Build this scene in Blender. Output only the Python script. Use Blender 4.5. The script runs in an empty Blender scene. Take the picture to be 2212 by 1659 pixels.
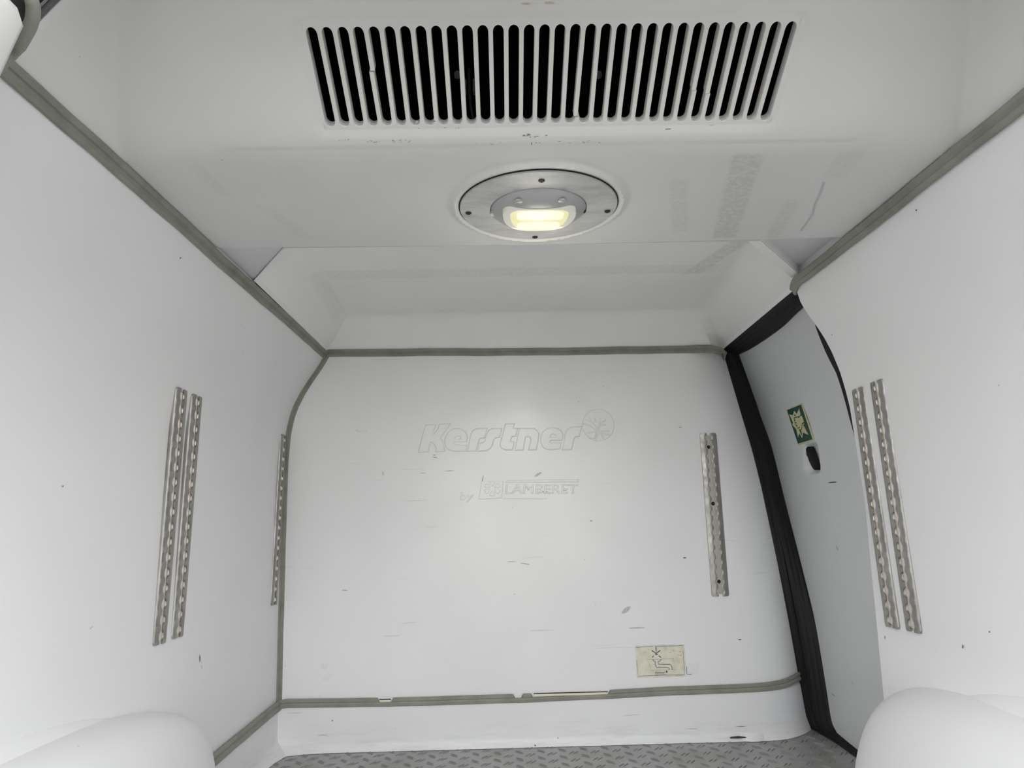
import bpy, bmesh, math, random
import numpy as np
from mathutils import Vector, Matrix
random.seed(7)
sc = bpy.context.scene
C = sc.collection
CZ = 0.641                     # height of the eye above the load floor; all z values below are relative to it

# ------------------------------------------------------------------ camera, world, light
cd = bpy.data.cameras.new('camera'); cam = bpy.data.objects.new('camera', cd); C.objects.link(cam)
cd.sensor_fit = 'HORIZONTAL'; cd.sensor_width = 36.0; cd.lens = 1533.0 / 2212 * 36.0
cd.clip_start = 0.02; cd.clip_end = 500
cam.matrix_world = Matrix(((0.99968089, 0.01999628, -0.01543588, 0),
                           (-0.01154514, -0.18183596, -0.9832611, 0),
                           (-0.02246837, 0.98312554, -0.18154707, CZ), (0, 0, 0, 1)))
sc.camera = cam
w = bpy.data.worlds.new('overcast_sky'); sc.world = w; w.use_nodes = True
bg = w.node_tree.nodes['Background']
bg.inputs[0].default_value = (0.975, 0.985, 1.0, 1); bg.inputs[1].default_value = 3.55
sc.view_settings.view_transform = 'Standard'; sc.view_settings.look = 'None'
sc.view_settings.exposure = 0.0; sc.view_settings.gamma = 1.0; sc.view_settings.use_curve_mapping = False
try: sc.cycles.max_bounces = 16; sc.cycles.diffuse_bounces = 12
except Exception: pass
LAMP_W = 0.5

# ------------------------------------------------------------------ helpers
def srgb(r, g, b):
    f = lambda c: (c/255)/12.92 if c/255 <= .04045 else ((c/255+.055)/1.055)**2.4
    return (f(r), f(g), f(b), 1)
def mat(name, col, rough=.5, metal=0, spec=.5, emit=None, es=0, coat=0):
    m = bpy.data.materials.new(name); m.use_nodes = True
    b = m.node_tree.nodes['Principled BSDF']
    b.inputs['Base Color'].default_value = col; b.inputs['Roughness'].default_value = rough
    b.inputs['Metallic'].default_value = metal; b.inputs['Specular IOR Level'].default_value = spec
    b.inputs['Coat Weight'].default_value = coat
    if emit: b.inputs['Emission Color'].default_value = emit; b.inputs['Emission Strength'].default_value = es
    return m
class NT:
    def __init__(s, m): s.t = m.node_tree; s.b = s.t.nodes['Principled BSDF']; s.pos = s.t.nodes.new('ShaderNodeNewGeometry').outputs['Position']
    def lk(s, a, b):
        if isinstance(a, (int, float)): b.default_value = a
        else: s.t.links.new(a, b)
    def math(s, op, a, b=0, c=None, clamp=False):
        n = s.t.nodes.new('ShaderNodeMath'); n.operation = op; n.use_clamp = clamp
        s.lk(a, n.inputs[0]); s.lk(b, n.inputs[1])
        if c is not None: s.lk(c, n.inputs[2])
        return n.outputs[0]
    def scaled(s, v):
        n = s.t.nodes.new('ShaderNodeMapping'); n.inputs['Scale'].default_value = v
        s.t.links.new(s.pos, n.inputs['Vector']); return n.outputs[0]
    def noise(s, v=(1, 1, 1), scale=1, detail=3, rough=.55):
        n = s.t.nodes.new('ShaderNodeTexNoise'); s.t.links.new(s.scaled(v), n.inputs['Vector'])
        n.inputs['Scale'].default_value = scale; n.inputs['Detail'].default_value = detail; n.inputs['Roughness'].default_value = rough
        return n.outputs['Fac']
    def ramp(s, x, a, b, lo=0, hi=1):
        n = s.t.nodes.new('ShaderNodeMapRange'); n.interpolation_type = 'SMOOTHSTEP'
        s.lk(x, n.inputs[0]); n.inputs[1].default_value = a; n.inputs[2].default_value = b; n.inputs[3].default_value = lo; n.inputs[4].default_value = hi
        return n.outputs[0]
    def sep(s):
        n = s.t.nodes.new('ShaderNodeSeparateXYZ'); s.t.links.new(s.pos, n.inputs[0]); return n.outputs
    def specks(s, scale, thr, keep):
        n = s.t.nodes.new('ShaderNodeTexVoronoi'); s.t.links.new(s.scaled((1, 1, 1)), n.inputs['Vector']); n.inputs['Scale'].default_value = scale
        d = s.ramp(n.outputs['Distance'], thr*.6, thr, 1, 0)
        sp = s.t.nodes.new('ShaderNodeSeparateColor'); s.t.links.new(n.outputs['Color'], sp.inputs[0])
        return s.math('MULTIPLY', d, s.math('GREATER_THAN', sp.outputs[0], keep))
    def mix(s, fac, a, b):
        n = s.t.nodes.new('ShaderNodeMix'); n.data_type = 'RGBA'
        s.lk(fac, n.inputs[0])
        for v, i in ((a, 6), (b, 7)):
            if isinstance(v, tuple): n.inputs[i].default_value = v
            else: s.t.links.new(v, n.inputs[i])
        return n.outputs[2]
    def bump(s, h, dist, strength=1):
        n = s.t.nodes.new('ShaderNodeBump'); n.inputs['Distance'].default_value = dist; n.inputs['Strength'].default_value = strength
        s.t.links.new(h, n.inputs['Height']); s.t.links.new(n.outputs[0], s.b.inputs['Normal'])
def box_mask(k, x0, x1, y0, y1, soft=.006, sx=0.0):
    X, Y, Z = k.sep()
    if sx: X = k.math('SUBTRACT', X, k.math('MULTIPLY', k.math('SUBTRACT', Y, y0), sx))
    a = k.math('MULTIPLY', k.ramp(X, x0-soft, x0+soft), k.ramp(X, x1-soft, x1+soft, 1, 0))
    b = k.math('MULTIPLY', k.ramp(Y, y0-soft, y0+soft), k.ramp(Y, y1-soft, y1+soft, 1, 0))
    return k.math('MULTIPLY', a, b)

def white_shell(name, base, rough=.38, streak=0, speck=0, tape=(), grime=0, blotch=.03, spec=.5):
    """glossy moulded liner: faint blotches, scuff streaks, specks and the residue left by tape"""
    m = mat(name, base, rough, spec=spec); k = NT(m)
    dark = tuple(c*.55 for c in base[:3]) + (1,)
    col = k.mix(k.ramp(k.noise(scale=2.3, detail=4), .3, .75, 0, 1), base, tuple(c*(1-blotch*2) for c in base[:3]) + (1,))
    if streak:
        s1 = k.ramp(k.noise((3, 3, 110), 1.0, 3, .6), .66, .74)
        s2 = k.ramp(k.noise((1.5, 1.5, 2.2), 1.7, 2), .48, .62)
        col = k.mix(k.math('MULTIPLY', k.math('MULTIPLY', s1, s2), streak), col, dark)
    if speck:
        col = k.mix(k.math('MULTIPLY', k.specks(38, .075, .965), speck), col, tuple(c*.2 for c in base[:3]) + (1,))
    if grime:
        Z = k.sep()[2]
        g = k.math('MULTIPLY', k.ramp(Z, 0.0, .10, 1, 0), k.ramp(k.noise((4, 4, 30), 2, 4, .7), .45, .72))
        col = k.mix(k.math('MULTIPLY', g, grime), col, srgb(120, 116, 108))
    for (x0, x1, y0, y1, st, sx) in tape:
        mk = k.math('MULTIPLY', box_mask(k, x0, x1, y0, y1, .005, sx), k.ramp(k.noise((90, 90, 90), 1.3, 4, .75), .34, .56))
        col = k.mix(k.math('MULTIPLY', mk, st), col, tuple(c*.72 for c in base[:3]) + (1,))
    k.t.links.new(col, k.b.inputs['Base Color'])
    r = k.ramp(k.noise(scale=9, detail=5), .2, .8, rough-.06, rough+.08); k.t.links.new(r, k.b.inputs['Roughness'])
    k.bump(k.noise(scale=6, detail=2), .004, .35)
    return m

WHITE = srgb(229, 229, 230)
M = {}
M['front'] = white_shell('bulkhead_gelcoat', srgb(233, 233, 233), .33, streak=.55, speck=.55)
M['side'] = white_shell('side_liner_gelcoat', WHITE, .42, streak=0, speck=.4, blotch=.02)
M['arch'] = white_shell('wheel_arch_gelcoat', WHITE, .45, streak=0, speck=.4, blotch=.025)
M['base'] = white_shell('upstand_gelcoat', WHITE, .4, streak=.3, speck=.3, grime=.16)
M['ceil'] = white_shell('ceiling_gelcoat', srgb(243, 243, 242), .36, speck=.3,
    tape=[(-.44, .56, 1.70, 1.765, .32, 0), (.555, .602, 1.48, 1.77, .6, -.26), (-.475, -.44, 1.70, 2.05, .22, -.06)])
M['flange'] = white_shell('shaded_flange_gelcoat', srgb(207, 208, 209), .4)  # greyer than the ceiling: shade beside the housing step put into the colour
M['house'] = white_shell('evaporator_cover_gelcoat', srgb(216, 216, 214), .4, speck=.3,
    tape=[(.345, .39, .955, 1.275, .62, .2), (.27, .30, 1.03, 1.24, .35, .25), (.485, .512, 1.11, 1.28, .4, .15), (-.45, -.43, .96, 1.06, .25, .1), (-.40, -.375, 1.1, 1.25, .25, .25), (.50, .54, .95, 1.03, .3, .1)])
M['slat'] = mat('grille_plastic', srgb(214, 214, 209), .45)
M['panel'] = white_shell('door_liner_gelcoat', srgb(214, 216, 217), .42, blotch=.02)
M['trim'] = mat('grey_rubber_profile', srgb(137, 138, 127), .5, spec=.3)
k = NT(M['trim']); k.t.links.new(k.mix(k.ramp(k.noise(scale=14, detail=4), .35, .7), srgb(141, 141, 131), srgb(126, 127, 117)), k.b.inputs['Base Color'])
M['seal'] = mat('black_rubber', srgb(22, 22, 25), .62, spec=.3)
M['alu'] = mat('brushed_aluminium', srgb(178, 176, 172), .38, metal=.75)
k = NT(M['alu']); k.t.links.new(k.mix(k.ramp(k.noise((60, 60, 12), 1.2, 5, .7), .3, .75), srgb(168, 165, 161), srgb(138, 135, 130)), k.b.inputs['Base Color'])
k.t.links.new(k.ramp(k.noise((50, 50, 50), 1, 4), .2, .8, .28, .52), k.b.inputs['Roughness'])
M['channel'] = mat('dull_aluminium_channel', srgb(206, 201, 192), .25, metal=.7)
M['plate'] = mat('painted_aluminium_plate', srgb(190, 191, 190), .45, metal=.15)
k = NT(M['plate']); k.t.links.new(k.mix(k.ramp(k.noise((12, 30, 12), 1.1, 5, .7), .35, .72), srgb(196, 196, 195), srgb(170, 171, 170)), k.b.inputs['Base Color'])
M['dome'] = mat('satin_silver_plastic', srgb(172, 173, 173), .36, metal=.2)
M['screw'] = mat('dark_screw', srgb(70, 66, 62), .4, metal=.7)
M['screwhole'] = mat('screw_recess', srgb(18, 16, 15), .7)
M['void'] = mat('black_duct', srgb(10, 11, 13), .9, spec=.1)
M['floor'] = mat('grey_tread_floor', srgb(165, 166, 165), .42, metal=.3)
k = NT(M['floor']); k.t.links.new(k.mix(k.ramp(k.noise(scale=5, detail=5, rough=.65), .3, .75), srgb(174, 175, 174), srgb(152, 149, 145)), k.b.inputs['Base Color'])
M['tread'] = mat('tread_bar', srgb(138, 140, 139), .35, metal=.4)
M['edgeshade'] = mat('grey_edge_shade', srgb(92, 94, 96), .7)  # tone of the painted shade along the cover's rear edge
M['foam'] = mat('cream_foam', srgb(226, 221, 196), .8)
M['cream'] = mat('cream_label', srgb(221, 216, 194), .5)
k = NT(M['cream']); k.t.links.new(k.mix(k.ramp(k.noise((40, 40, 40), 1, 4), .4, .75), srgb(224, 220, 200), srgb(205, 201, 186)), k.b.inputs['Base Color'])
M['ink'] = mat('navy_ink', srgb(42, 52, 84), .5); M['inkgrey'] = mat('grey_ink', srgb(108, 116, 112), .5); M['inkpale'] = mat('pale_ink', srgb(158, 160, 150), .5)
M['paleblue'] = mat('pale_print', srgb(212, 213, 218), .5); M['redink'] = mat('dark_red_ink', srgb(110, 60, 84), .5)
M['film'] = mat('clear_film', srgb(226, 227, 229), .28)
M['green'] = mat('sign_green', srgb(18, 74, 56), .4); M['glow'] = mat('pale_yellow_print', srgb(202, 200, 158), .5)
M['scuff'] = mat('scuff_grey', srgb(110, 110, 108), .7); M['scuffdark'] = mat('scuff_dark', srgb(62, 60, 58), .7); M['scuffpale'] = mat('scuff_pale', srgb(188, 190, 192), .6)
M['rust'] = mat('tan_stain', srgb(196, 182, 155), .6)
M['wire'] = mat('red_wire', srgb(150, 40, 45), .5); M['dimgrey'] = mat('dull_grey_metal', srgb(120, 120, 120), .5); M['cable'] = mat('dark_cable', srgb(60, 60, 60), .5)
M['lens'] = mat('lamp_lens', srgb(110, 105, 70), .3, spec=.2, emit=(1.0, .93, .52, 1), es=.72)
M['led'] = mat('led_strip', srgb(110, 108, 90), .3, spec=.2, emit=(1.0, .97, .72, 1), es=.90)
M['lensend'] = mat('lens_end', srgb(170, 170, 165), .3, spec=.3, emit=(1, .97, .85, 1), es=.22)
M['paint'] = mat('shaded_white_body_paint', srgb(204, 204, 202), .35)  # near-white paint toned down: shade of an unbuilt tailgate put into the colour
M['steel'] = mat('steel_inner_skin', srgb(205, 208, 208), .5)
M['asphalt'] = mat('pale_concrete', srgb(150, 148, 144), .9)
k = NT(M['asphalt']); k.t.links.new(k.mix(k.noise(scale=3, detail=6, rough=.7), srgb(122, 121, 118), srgb(100, 99, 96)), k.b.inputs['Base Color'])

def mk(name, verts, faces, m, parent=None, smooth=None, kind=None, mats=None, fm=None):
    v = np.array(verts, float); v = v + np.array([0, 0, CZ])
    off = np.zeros(3)
    if parent is not None: off = np.array(parent['_off'])
    else:
        lo = v.min(0); hi = v.max(0); off = np.array([(lo[0]+hi[0])/2, (lo[1]+hi[1])/2, lo[2]])
    me = bpy.data.meshes.new(name); me.from_pydata((v-off).tolist(), [], [tuple(int(i) for i in f) for f in faces])
    me.update()
    bm = bmesh.new(); bm.from_mesh(me); bmesh.ops.recalc_face_normals(bm, faces=bm.faces) if smooth != 'keep' else None
    bm.to_mesh(me); bm.free()
    if mats:
        for x in mats: me.materials.append(x)
        if fm: me.polygons.foreach_set('material_index', fm)
    else: me.materials.append(m)
    if smooth:
        me.shade_smooth()
        if smooth != 'keep': me.set_sharp_from_angle(angle=math.radians(smooth))
    ob = bpy.data.objects.new(name, me); C.objects.link(ob)
    ob['_off'] = [float(t) for t in off]
    if parent is not None: ob.parent = parent
    else: ob.location = [float(t) for t in off]
    if kind: ob['kind'] = kind
    return ob
def thing(name, label, cat, loc, group=None):
    o = bpy.data.objects.new(name, None); C.objects.link(o); o.empty_display_size = .05
    o.location = (loc[0], loc[1], loc[2]+CZ); o['_off'] = [loc[0], loc[1], loc[2]+CZ]
    o['label'] = label; o['category'] = cat
    if group: o['group'] = group
    return o
def tag(o, label, cat, group=None):
    o['label'] = label; o['category'] = cat
    if group: o['group'] = group
    return o
def grid(us, vs, f):
    V = [f(u, v) for u in us for v in vs]; n = len(vs)
    F = [(i*n+j, (i+1)*n+j, (i+1)*n+j+1, i*n+j+1) for i in range(len(us)-1) for j in range(n-1)]
    return V, F
def boxvf(x0, x1, y0, y1, z0, z1):
    V = [(x, y, z) for x in (x0, x1) for y in (y0, y1) for z in (z0, z1)]
    return V, [(0, 1, 3, 2), (4, 6, 7, 5), (0, 4, 5, 1), (2, 3, 7, 6), (0, 2, 6, 4), (1, 5, 7, 3)]
def join(parts):
    V = []; F = []
    for v, f in parts:
        n = len(V); V += list(v); F += [tuple(i+n for i in q) for q in f]
    return V, F
def prism(poly, plane, a, b):
    """extrude a 2-D polygon; plane 'xz': thickness along y from a to b, 'yz': along x"""
    n = len(poly)
    f = (lambda p, t: (p[0], t, p[1])) if plane == 'xz' else ((lambda p, t: (t, p[0], p[1])) if plane == 'yz' else (lambda p, t: (p[0], p[1], t)))
    V = [f(p, a) for p in poly] + [f(p, b) for p in poly]
    F = [tuple(range(n)), tuple(range(2*n-1, n-1, -1))] + [(i, (i+1) % n, n+(i+1) % n, n+i) for i in range(n)]
    return V, F
def tubevf(pts, r, n=10, closed=False):
    P = [np.array(p, float) for p in pts]; V = []; F = []
    up = np.array([0.3, 0.2, .93])
    rr = r if hasattr(r, '__len__') else [r]*len(P)
    for i, p in enumerate(P):
        t = P[min(i+1, len(P)-1)] - P[max(i-1, 0)]; t /= np.linalg.norm(t)
        a = np.cross(t, up); a /= np.linalg.norm(a); b = np.cross(t, a)
        for j in range(n):
            th = 2*math.pi*j/n; V.append(tuple(p + rr[i]*(math.cos(th)*a + math.sin(th)*b)))
    for i in range(len(P)-1):
        for j in range(n): F.append((i*n+j, i*n+(j+1) % n, (i+1)*n+(j+1) % n, (i+1)*n+j))
    F += [tuple(range(n)), tuple(range((len(P)-1)*n, len(P)*n))]
    return V, F
def smoothpath(pts, n=8):
    P = [np.array(p, float) for p in pts]; P = [2*P[0]-P[1]] + P + [2*P[-1]-P[-2]]; out = []
    for i in range(1, len(P)-2):
        for k_ in range(n):
            t = k_/n; out.append(tuple(.5*((2*P[i]) + (-P[i-1]+P[i+1])*t + (2*P[i-1]-5*P[i]+4*P[i+1]-P[i+2])*t*t + (-P[i-1]+3*P[i]-3*P[i+1]+P[i+2])*t**3)))
    out.append(tuple(P[-2])); return out
def lathe(prof, n=48):
    """profile [(radius, height)] around z"""
    V = []; F = []
    for r, h in prof:
        for j in range(n): V.append((r*math.cos(2*math.pi*j/n), r*math.sin(2*math.pi*j/n), h))
    for i in range(len(prof)-1):
        for j in range(n): F.append((i*n+j, i*n+(j+1) % n, (i+1)*n+(j+1) % n, (i+1)*n+j))
    return V, F
def place(VF, fn): return [fn(*v) for v in VF[0]], VF[1]
def strip2d(pts, wd, closed=False):
    """flat ribbon polygons (list of quads) along a polyline in a 2-D plane"""
    P = [np.array(p, float) for p in pts]; V = []; F = []
    for i, p in enumerate(P):
        t = P[min(i+1, len(P)-1)] - P[max(i-1, 0)]; t /= np.linalg.norm(t)+1e-9; nrm = np.array([-t[1], t[0]])*wd/2
        V += [tuple(p+nrm), tuple(p-nrm)]
    for i in range(len(P)-1): F.append((2*i, 2*i+1, 2*i+3, 2*i+2))
    return V, F
ip = np.interp

# ------------------------------------------------------------------ profiles of the load box (z relative to the eye)
LZ = [-.641, -.508, -.361, -.102, .032, .170, .211, .260, .310, .341, .381, .4205, .466, .510]
LX = [-.650, -.652, -.654, -.656, -.657, -.657, -.655, -.6515, -.642, -.632, -.613, -.589, -.559, -.5345]
RZ = [-.641, -.378, -.1, 0, .094, .175, .216, .258, .297, .3405, .374, .403, .4225, .455, .510]
RX = [.768, .770, .774, .776, .772, .768, .766, .760, .7525, .7395, .726, .7105, .698, .681, .668]
def rwall(y, z):
    # forward of the load tracks the liner keeps the full bulge, behind it is flatter
    k_ = min(1, max(0, (1.534-y)/.035)); k_ = k_*k_*(3-2*k_)
    ch = .7725 + (.7555-.7725)*(z+.30)/.59
    e = min(1, max(0, (.31-abs(z+.005))/.06)); x = rx(z)
    return x - k_*e*max(0, x-ch-.0) + k_*e*.0035
def lx(z): return float(ip(z, LZ, LX))
def rx(z): return float(ip(z, RZ, RX))
def doorx(z): return float(ip(z, [-.641, -.3, 0, .25, .33, .4, .45, .5, .6], [.925, .915, .893, .864, .846, .822, .800, .777, .70]))
YB = 2.15
AZ = [-.641, -.60, -.51, -.345, -.168, .072, .19, .291, .42, .508]
AX = [.892, .880, .871, .856, .837, .806, .786, .764, .737, .719]
def ax_(z): return float(ip(z, AZ, AX))

# ------------------------------------------------------------------ structure: walls, ceiling, floor, body
zs = list(np.linspace(-.641, .512, 90)); ys = list(np.linspace(.60, YB+.01, 60))
V, F = grid(ys, zs, lambda y, z: (lx(z), y, z))
wl = mk('wall_left', V, F, M['side'], smooth=60, kind='structure')
ysr = list(np.linspace(.60, 1.534, 40))
# the right wall ends in a rounded edge at the side door opening
V, F = grid(ysr + [1.5355, 1.537, 1.537, 1.536], list(zs), lambda y, z: (rwall(y, z), y, z))
nz = len(zs)
for kcol, (dx, yy) in enumerate([(.0015, 1.5375), (.05, 1.535), (.05, 1.535), (.05, 1.535)]):
    c = len(ysr)+kcol
    for j, z in enumerate(zs):
        if kcol: V[c*nz+j] = (rx(z)+[0, .003, .04, .10][kcol], 1.5375-.001*kcol, z)
wr = mk('wall_right', V, F, M['side'], smooth=60, kind='structure')

# bulkhead: flat, its right end curving forward into the side-door opening
def bulk(s, z):
    xl = lx(z)-.004; xr = ax_(z); x = xl + (xr-xl)*s
    d = max(0, x-(xr-.17))/.17
    return (x, YB + .08*d**2.2, z)
V, F = grid(list(np.linspace(0, .85, 60)) + list(np.linspace(.86, 1, 24)), list(np.linspace(-.641, .52, 60)), bulk)
wf = mk('wall_front', V, F, M['front'], smooth=60, kind='structure')

# floor
V, F = grid(list(np.linspace(-.70, .95, 6)), list(np.linspace(.60, 2.3, 6)), lambda x, y: (x, y, -.641))
fl = mk('floor', V, F, M['floor'], kind='structure')
parts = []
def bar(cx, cy, ang, L=.0155, wd=.0016, h=.0022):
    c, s = math.cos(ang), math.sin(ang); q = []
    for (a, b, z) in ((-L, 0, 0), (-L*.6, -wd, 0), (L*.6, -wd, 0), (L, 0, 0), (L*.6, wd, 0), (-L*.6, wd, 0), (-L*.55, 0, h), (L*.55, 0, h)):
        q.append((cx+a*c-b*s, cy+a*s+b*c, -.641+z))
    return q, [(0, 1, 6), (1, 2, 7, 6), (2, 3, 7), (3, 4, 7), (4, 5, 6, 7), (5, 0, 6)]
px, py = .0592, .0575
for i in range(-11, 16):
    for j in range(11, 40):
        bx, by = i*px, j*py + .004*i
        for (ox, oy, ang, ddx, ddy) in ((0, 0, math.radians(52), .0115, 0), (px/2, py/2, math.radians(-42), 0, .0105)):
            for s_ in (-.5, .5):
                X_, Y_ = bx+ox+s_*ddx, by+oy+s_*ddy
                if -.63 < X_ < .90 and .62 < Y_ < 2.24: parts.append(bar(X_, Y_, ang))
V, F = join(parts); tr = mk('tread_pattern', V, F, M['tread'], parent=fl); tr['kind'] = 'stuff'

# front and left upstands with coved foot
def upf(s, t):      # s along, t from foot (0) to top (1)
    z = -.640 + t*.128; xl = lx(z)+.0; xr = ax_(z)-.001
    x = xl + (xr-xl)*s; d = max(0, x-(xr-.17))/.17; y = YB-.006 + .08*d**2.2
    cove = max(0, 1-t/.17); edge = min(1, (1-s)/.06)
    corner = max(0, 1-(x-xl)/.16)
    y -= (.010*cove**1.6)*edge + .030*corner**2*max(0, 1-t/.22)**1.2
    return (x, y, z)
V, F = grid(list(np.linspace(0, .86, 70)) + list(np.linspace(.87, 1, 20)), [0, .03, .06, .1, .13, .16, .2, .3, .5, .75, 1], upf)
bf = mk('baseboard_front', V, F, M['base'], smooth=50, kind='structure')
def upl(y, t):
    z = -.640 + t*.128
    cn = max(0, 1-(YB-y)/.16); return (lx(z) + .004 + .012*max(0, 1-t/.25)**1.6 + .035*cn**2*max(0, 1-t/.25)**1.3, y, z)
V, F = grid(list(np.linspace(.60, YB, 60)), [0, .03, .06, .1, .13, .16, .2, .3, .5, .75, 1], upl)
bl = mk('baseboard_left', V, F, M['base'], smooth=50, kind='structure')

# ceiling over the front of the box: recessed pan with chamfered rear corners
outer = [(-.535, 2.15), (.56, 2.15), (.66, 2.158), (.719, 2.235), (.700, 1.60), (.680, 1.515), (.508, 1.295), (.05, 1.295), (-.41, 1.291), (-.530, 1.475)]
inner = [(-.465, 2.085), (.50, 2.085), (.585, 2.085), (.605, 2.03), (.583, 1.62), (.560, 1.50), (.47, 1.36), (.05, 1.36), (-.38, 1.36), (-.452, 1.52)]
segs = [24, 4, 6, 16, 4, 8, 10, 10, 8, 16]
O_, I_ = [], []
for i in range(len(outer)):
    for q in range(segs[i]):
        t = q/segs[i]; j = (i+1) % len(outer)
        O_.append((outer[i][0]*(1-t)+outer[j][0]*t, outer[i][1]*(1-t)+outer[j][1]*t)); I_.append((inner[i][0]*(1-t)+inner[j][0]*t, inner[i][1]*(1-t)+inner[j][1]*t))
n = len(O_); I2 = [np.array(p) for p in I_]
for _ in range(4): I2 = [(I2[i-1]+2*I2[i]+I2[(i+1) % n])/4 for i in range(n)]
V = []; F = []
prof = [(0, 0), (.03, .012), (.3, .036), (.6, .072), (.72, .085), (.82, .0935), (.92, .0985), (1.0, .1)]
for t, h in prof:
    for i in range(n):
        p = np.array(O_[i])*(1-t)+I2[i]*t
        V.append((p[0], p[1], .511+h))
for r in range(len(prof)-1):
    for i in range(n): F.append((r*n+i, r*n+(i+1) % n, (r+1)*n+(i+1) % n, (r+1)*n+i))
F.append(tuple(range((len(prof)-1)*n, len(prof)*n)))
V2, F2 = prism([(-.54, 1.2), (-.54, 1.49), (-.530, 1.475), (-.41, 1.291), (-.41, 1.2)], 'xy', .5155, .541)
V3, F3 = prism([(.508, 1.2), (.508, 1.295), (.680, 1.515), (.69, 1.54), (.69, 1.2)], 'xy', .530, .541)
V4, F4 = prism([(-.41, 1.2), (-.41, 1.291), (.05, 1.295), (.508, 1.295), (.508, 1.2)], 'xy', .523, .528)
lip = [(.680, 1.515), (.508, 1.295), (.488, 1.306), (.664, 1.535)]
V5, F5 = prism(lip, 'xy', .516, .530)
V, F = join([(V, F), (V5, F5)])
ce = mk('ceiling', V, F, M['ceil'], smooth=28, kind='structure')
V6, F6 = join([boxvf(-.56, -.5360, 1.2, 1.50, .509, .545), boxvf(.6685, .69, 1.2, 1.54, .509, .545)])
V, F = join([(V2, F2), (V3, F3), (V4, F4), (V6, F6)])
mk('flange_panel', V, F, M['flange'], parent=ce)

# van body round the liner (blocks the daylight) and the ground outside
bd = join([boxvf(-.86, -.84, .55, 2.5, -.75, .82), boxvf(1.03, 1.05, .55, 2.5, -.75, .82), boxvf(-.86, 1.05, 2.48, 2.5, -.75, .82),
           boxvf(-.86, 1.05, .55, 2.5, .80, .82), boxvf(-.86, 1.05, .55, 2.5, -.76, -.70)])
body = mk('van_body', *bd, M['paint'], kind='structure')
V, F = grid([-40, 40], [-40, 40], lambda x, y: (x, y, -1.25)); mk('ground', V, F, M['asphalt'], kind='structure')

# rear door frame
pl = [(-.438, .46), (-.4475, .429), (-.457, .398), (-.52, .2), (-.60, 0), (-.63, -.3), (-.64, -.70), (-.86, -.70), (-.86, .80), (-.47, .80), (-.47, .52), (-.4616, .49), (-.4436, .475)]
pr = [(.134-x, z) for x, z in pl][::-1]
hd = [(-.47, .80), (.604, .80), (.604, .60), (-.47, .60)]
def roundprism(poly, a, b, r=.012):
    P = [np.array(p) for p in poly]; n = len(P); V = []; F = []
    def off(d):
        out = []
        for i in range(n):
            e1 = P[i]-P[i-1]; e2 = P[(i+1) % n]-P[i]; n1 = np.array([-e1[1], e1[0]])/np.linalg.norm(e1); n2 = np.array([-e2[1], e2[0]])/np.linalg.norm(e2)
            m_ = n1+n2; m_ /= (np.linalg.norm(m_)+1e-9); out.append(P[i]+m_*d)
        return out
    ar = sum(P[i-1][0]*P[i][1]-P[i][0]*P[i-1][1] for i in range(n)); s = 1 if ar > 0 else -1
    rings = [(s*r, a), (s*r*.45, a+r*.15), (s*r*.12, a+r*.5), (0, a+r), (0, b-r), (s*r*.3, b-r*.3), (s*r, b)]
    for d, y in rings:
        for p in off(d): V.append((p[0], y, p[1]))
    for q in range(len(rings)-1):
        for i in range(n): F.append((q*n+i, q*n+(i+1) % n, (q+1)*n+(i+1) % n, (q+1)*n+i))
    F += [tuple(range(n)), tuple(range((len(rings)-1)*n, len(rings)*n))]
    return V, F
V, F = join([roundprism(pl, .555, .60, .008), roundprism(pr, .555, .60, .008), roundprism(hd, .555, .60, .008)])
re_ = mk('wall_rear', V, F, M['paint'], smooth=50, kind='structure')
left = [(-.64, .66, -.60), (-.64, .66, -.1), (-.63, .665, .2), (-.58, .67, .38), (-.503, .67, .484), (-.489, .66, .4851), (-.4758, .65, .4908), (-.464, .64, .4972), (-.4563, .63, .5039), (-.453, .62, .5115), (-.452, .615, .53), (-.44, .61, .56)]
path = smoothpath(left + [(-.38, .61, .585), (.067, .61, .60)], 6)
pathr = [(.134-x, y, z) for x, y, z in path][::-1]
V, F = tubevf(path + pathr[1:], .0065, 12)
mk('rubber_seal', V, F, M['trim'], parent=re_, smooth=60)
V, F = join([grid(list(np.linspace(a_, b_, 5)), list(np.linspace(.60, c_, 5)), lambda x, y: (x, y, .69)) for a_, b_, c_ in ((-.62, -.30, 1.3), (-.30, .44, .69), (.44, .75, 1.3))])
V2, F2 = grid([.60, 1.3], [.48, .69], lambda y, z: (-.60, y, z)); V3, F3 = grid([.60, 1.3], [.48, .69], lambda y, z: (.735, y, z))
V, F = join([(V, F), (V2, F2), (V3, F3)])
mk('roof_skin', V, F, M['steel'], parent=body)

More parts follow.
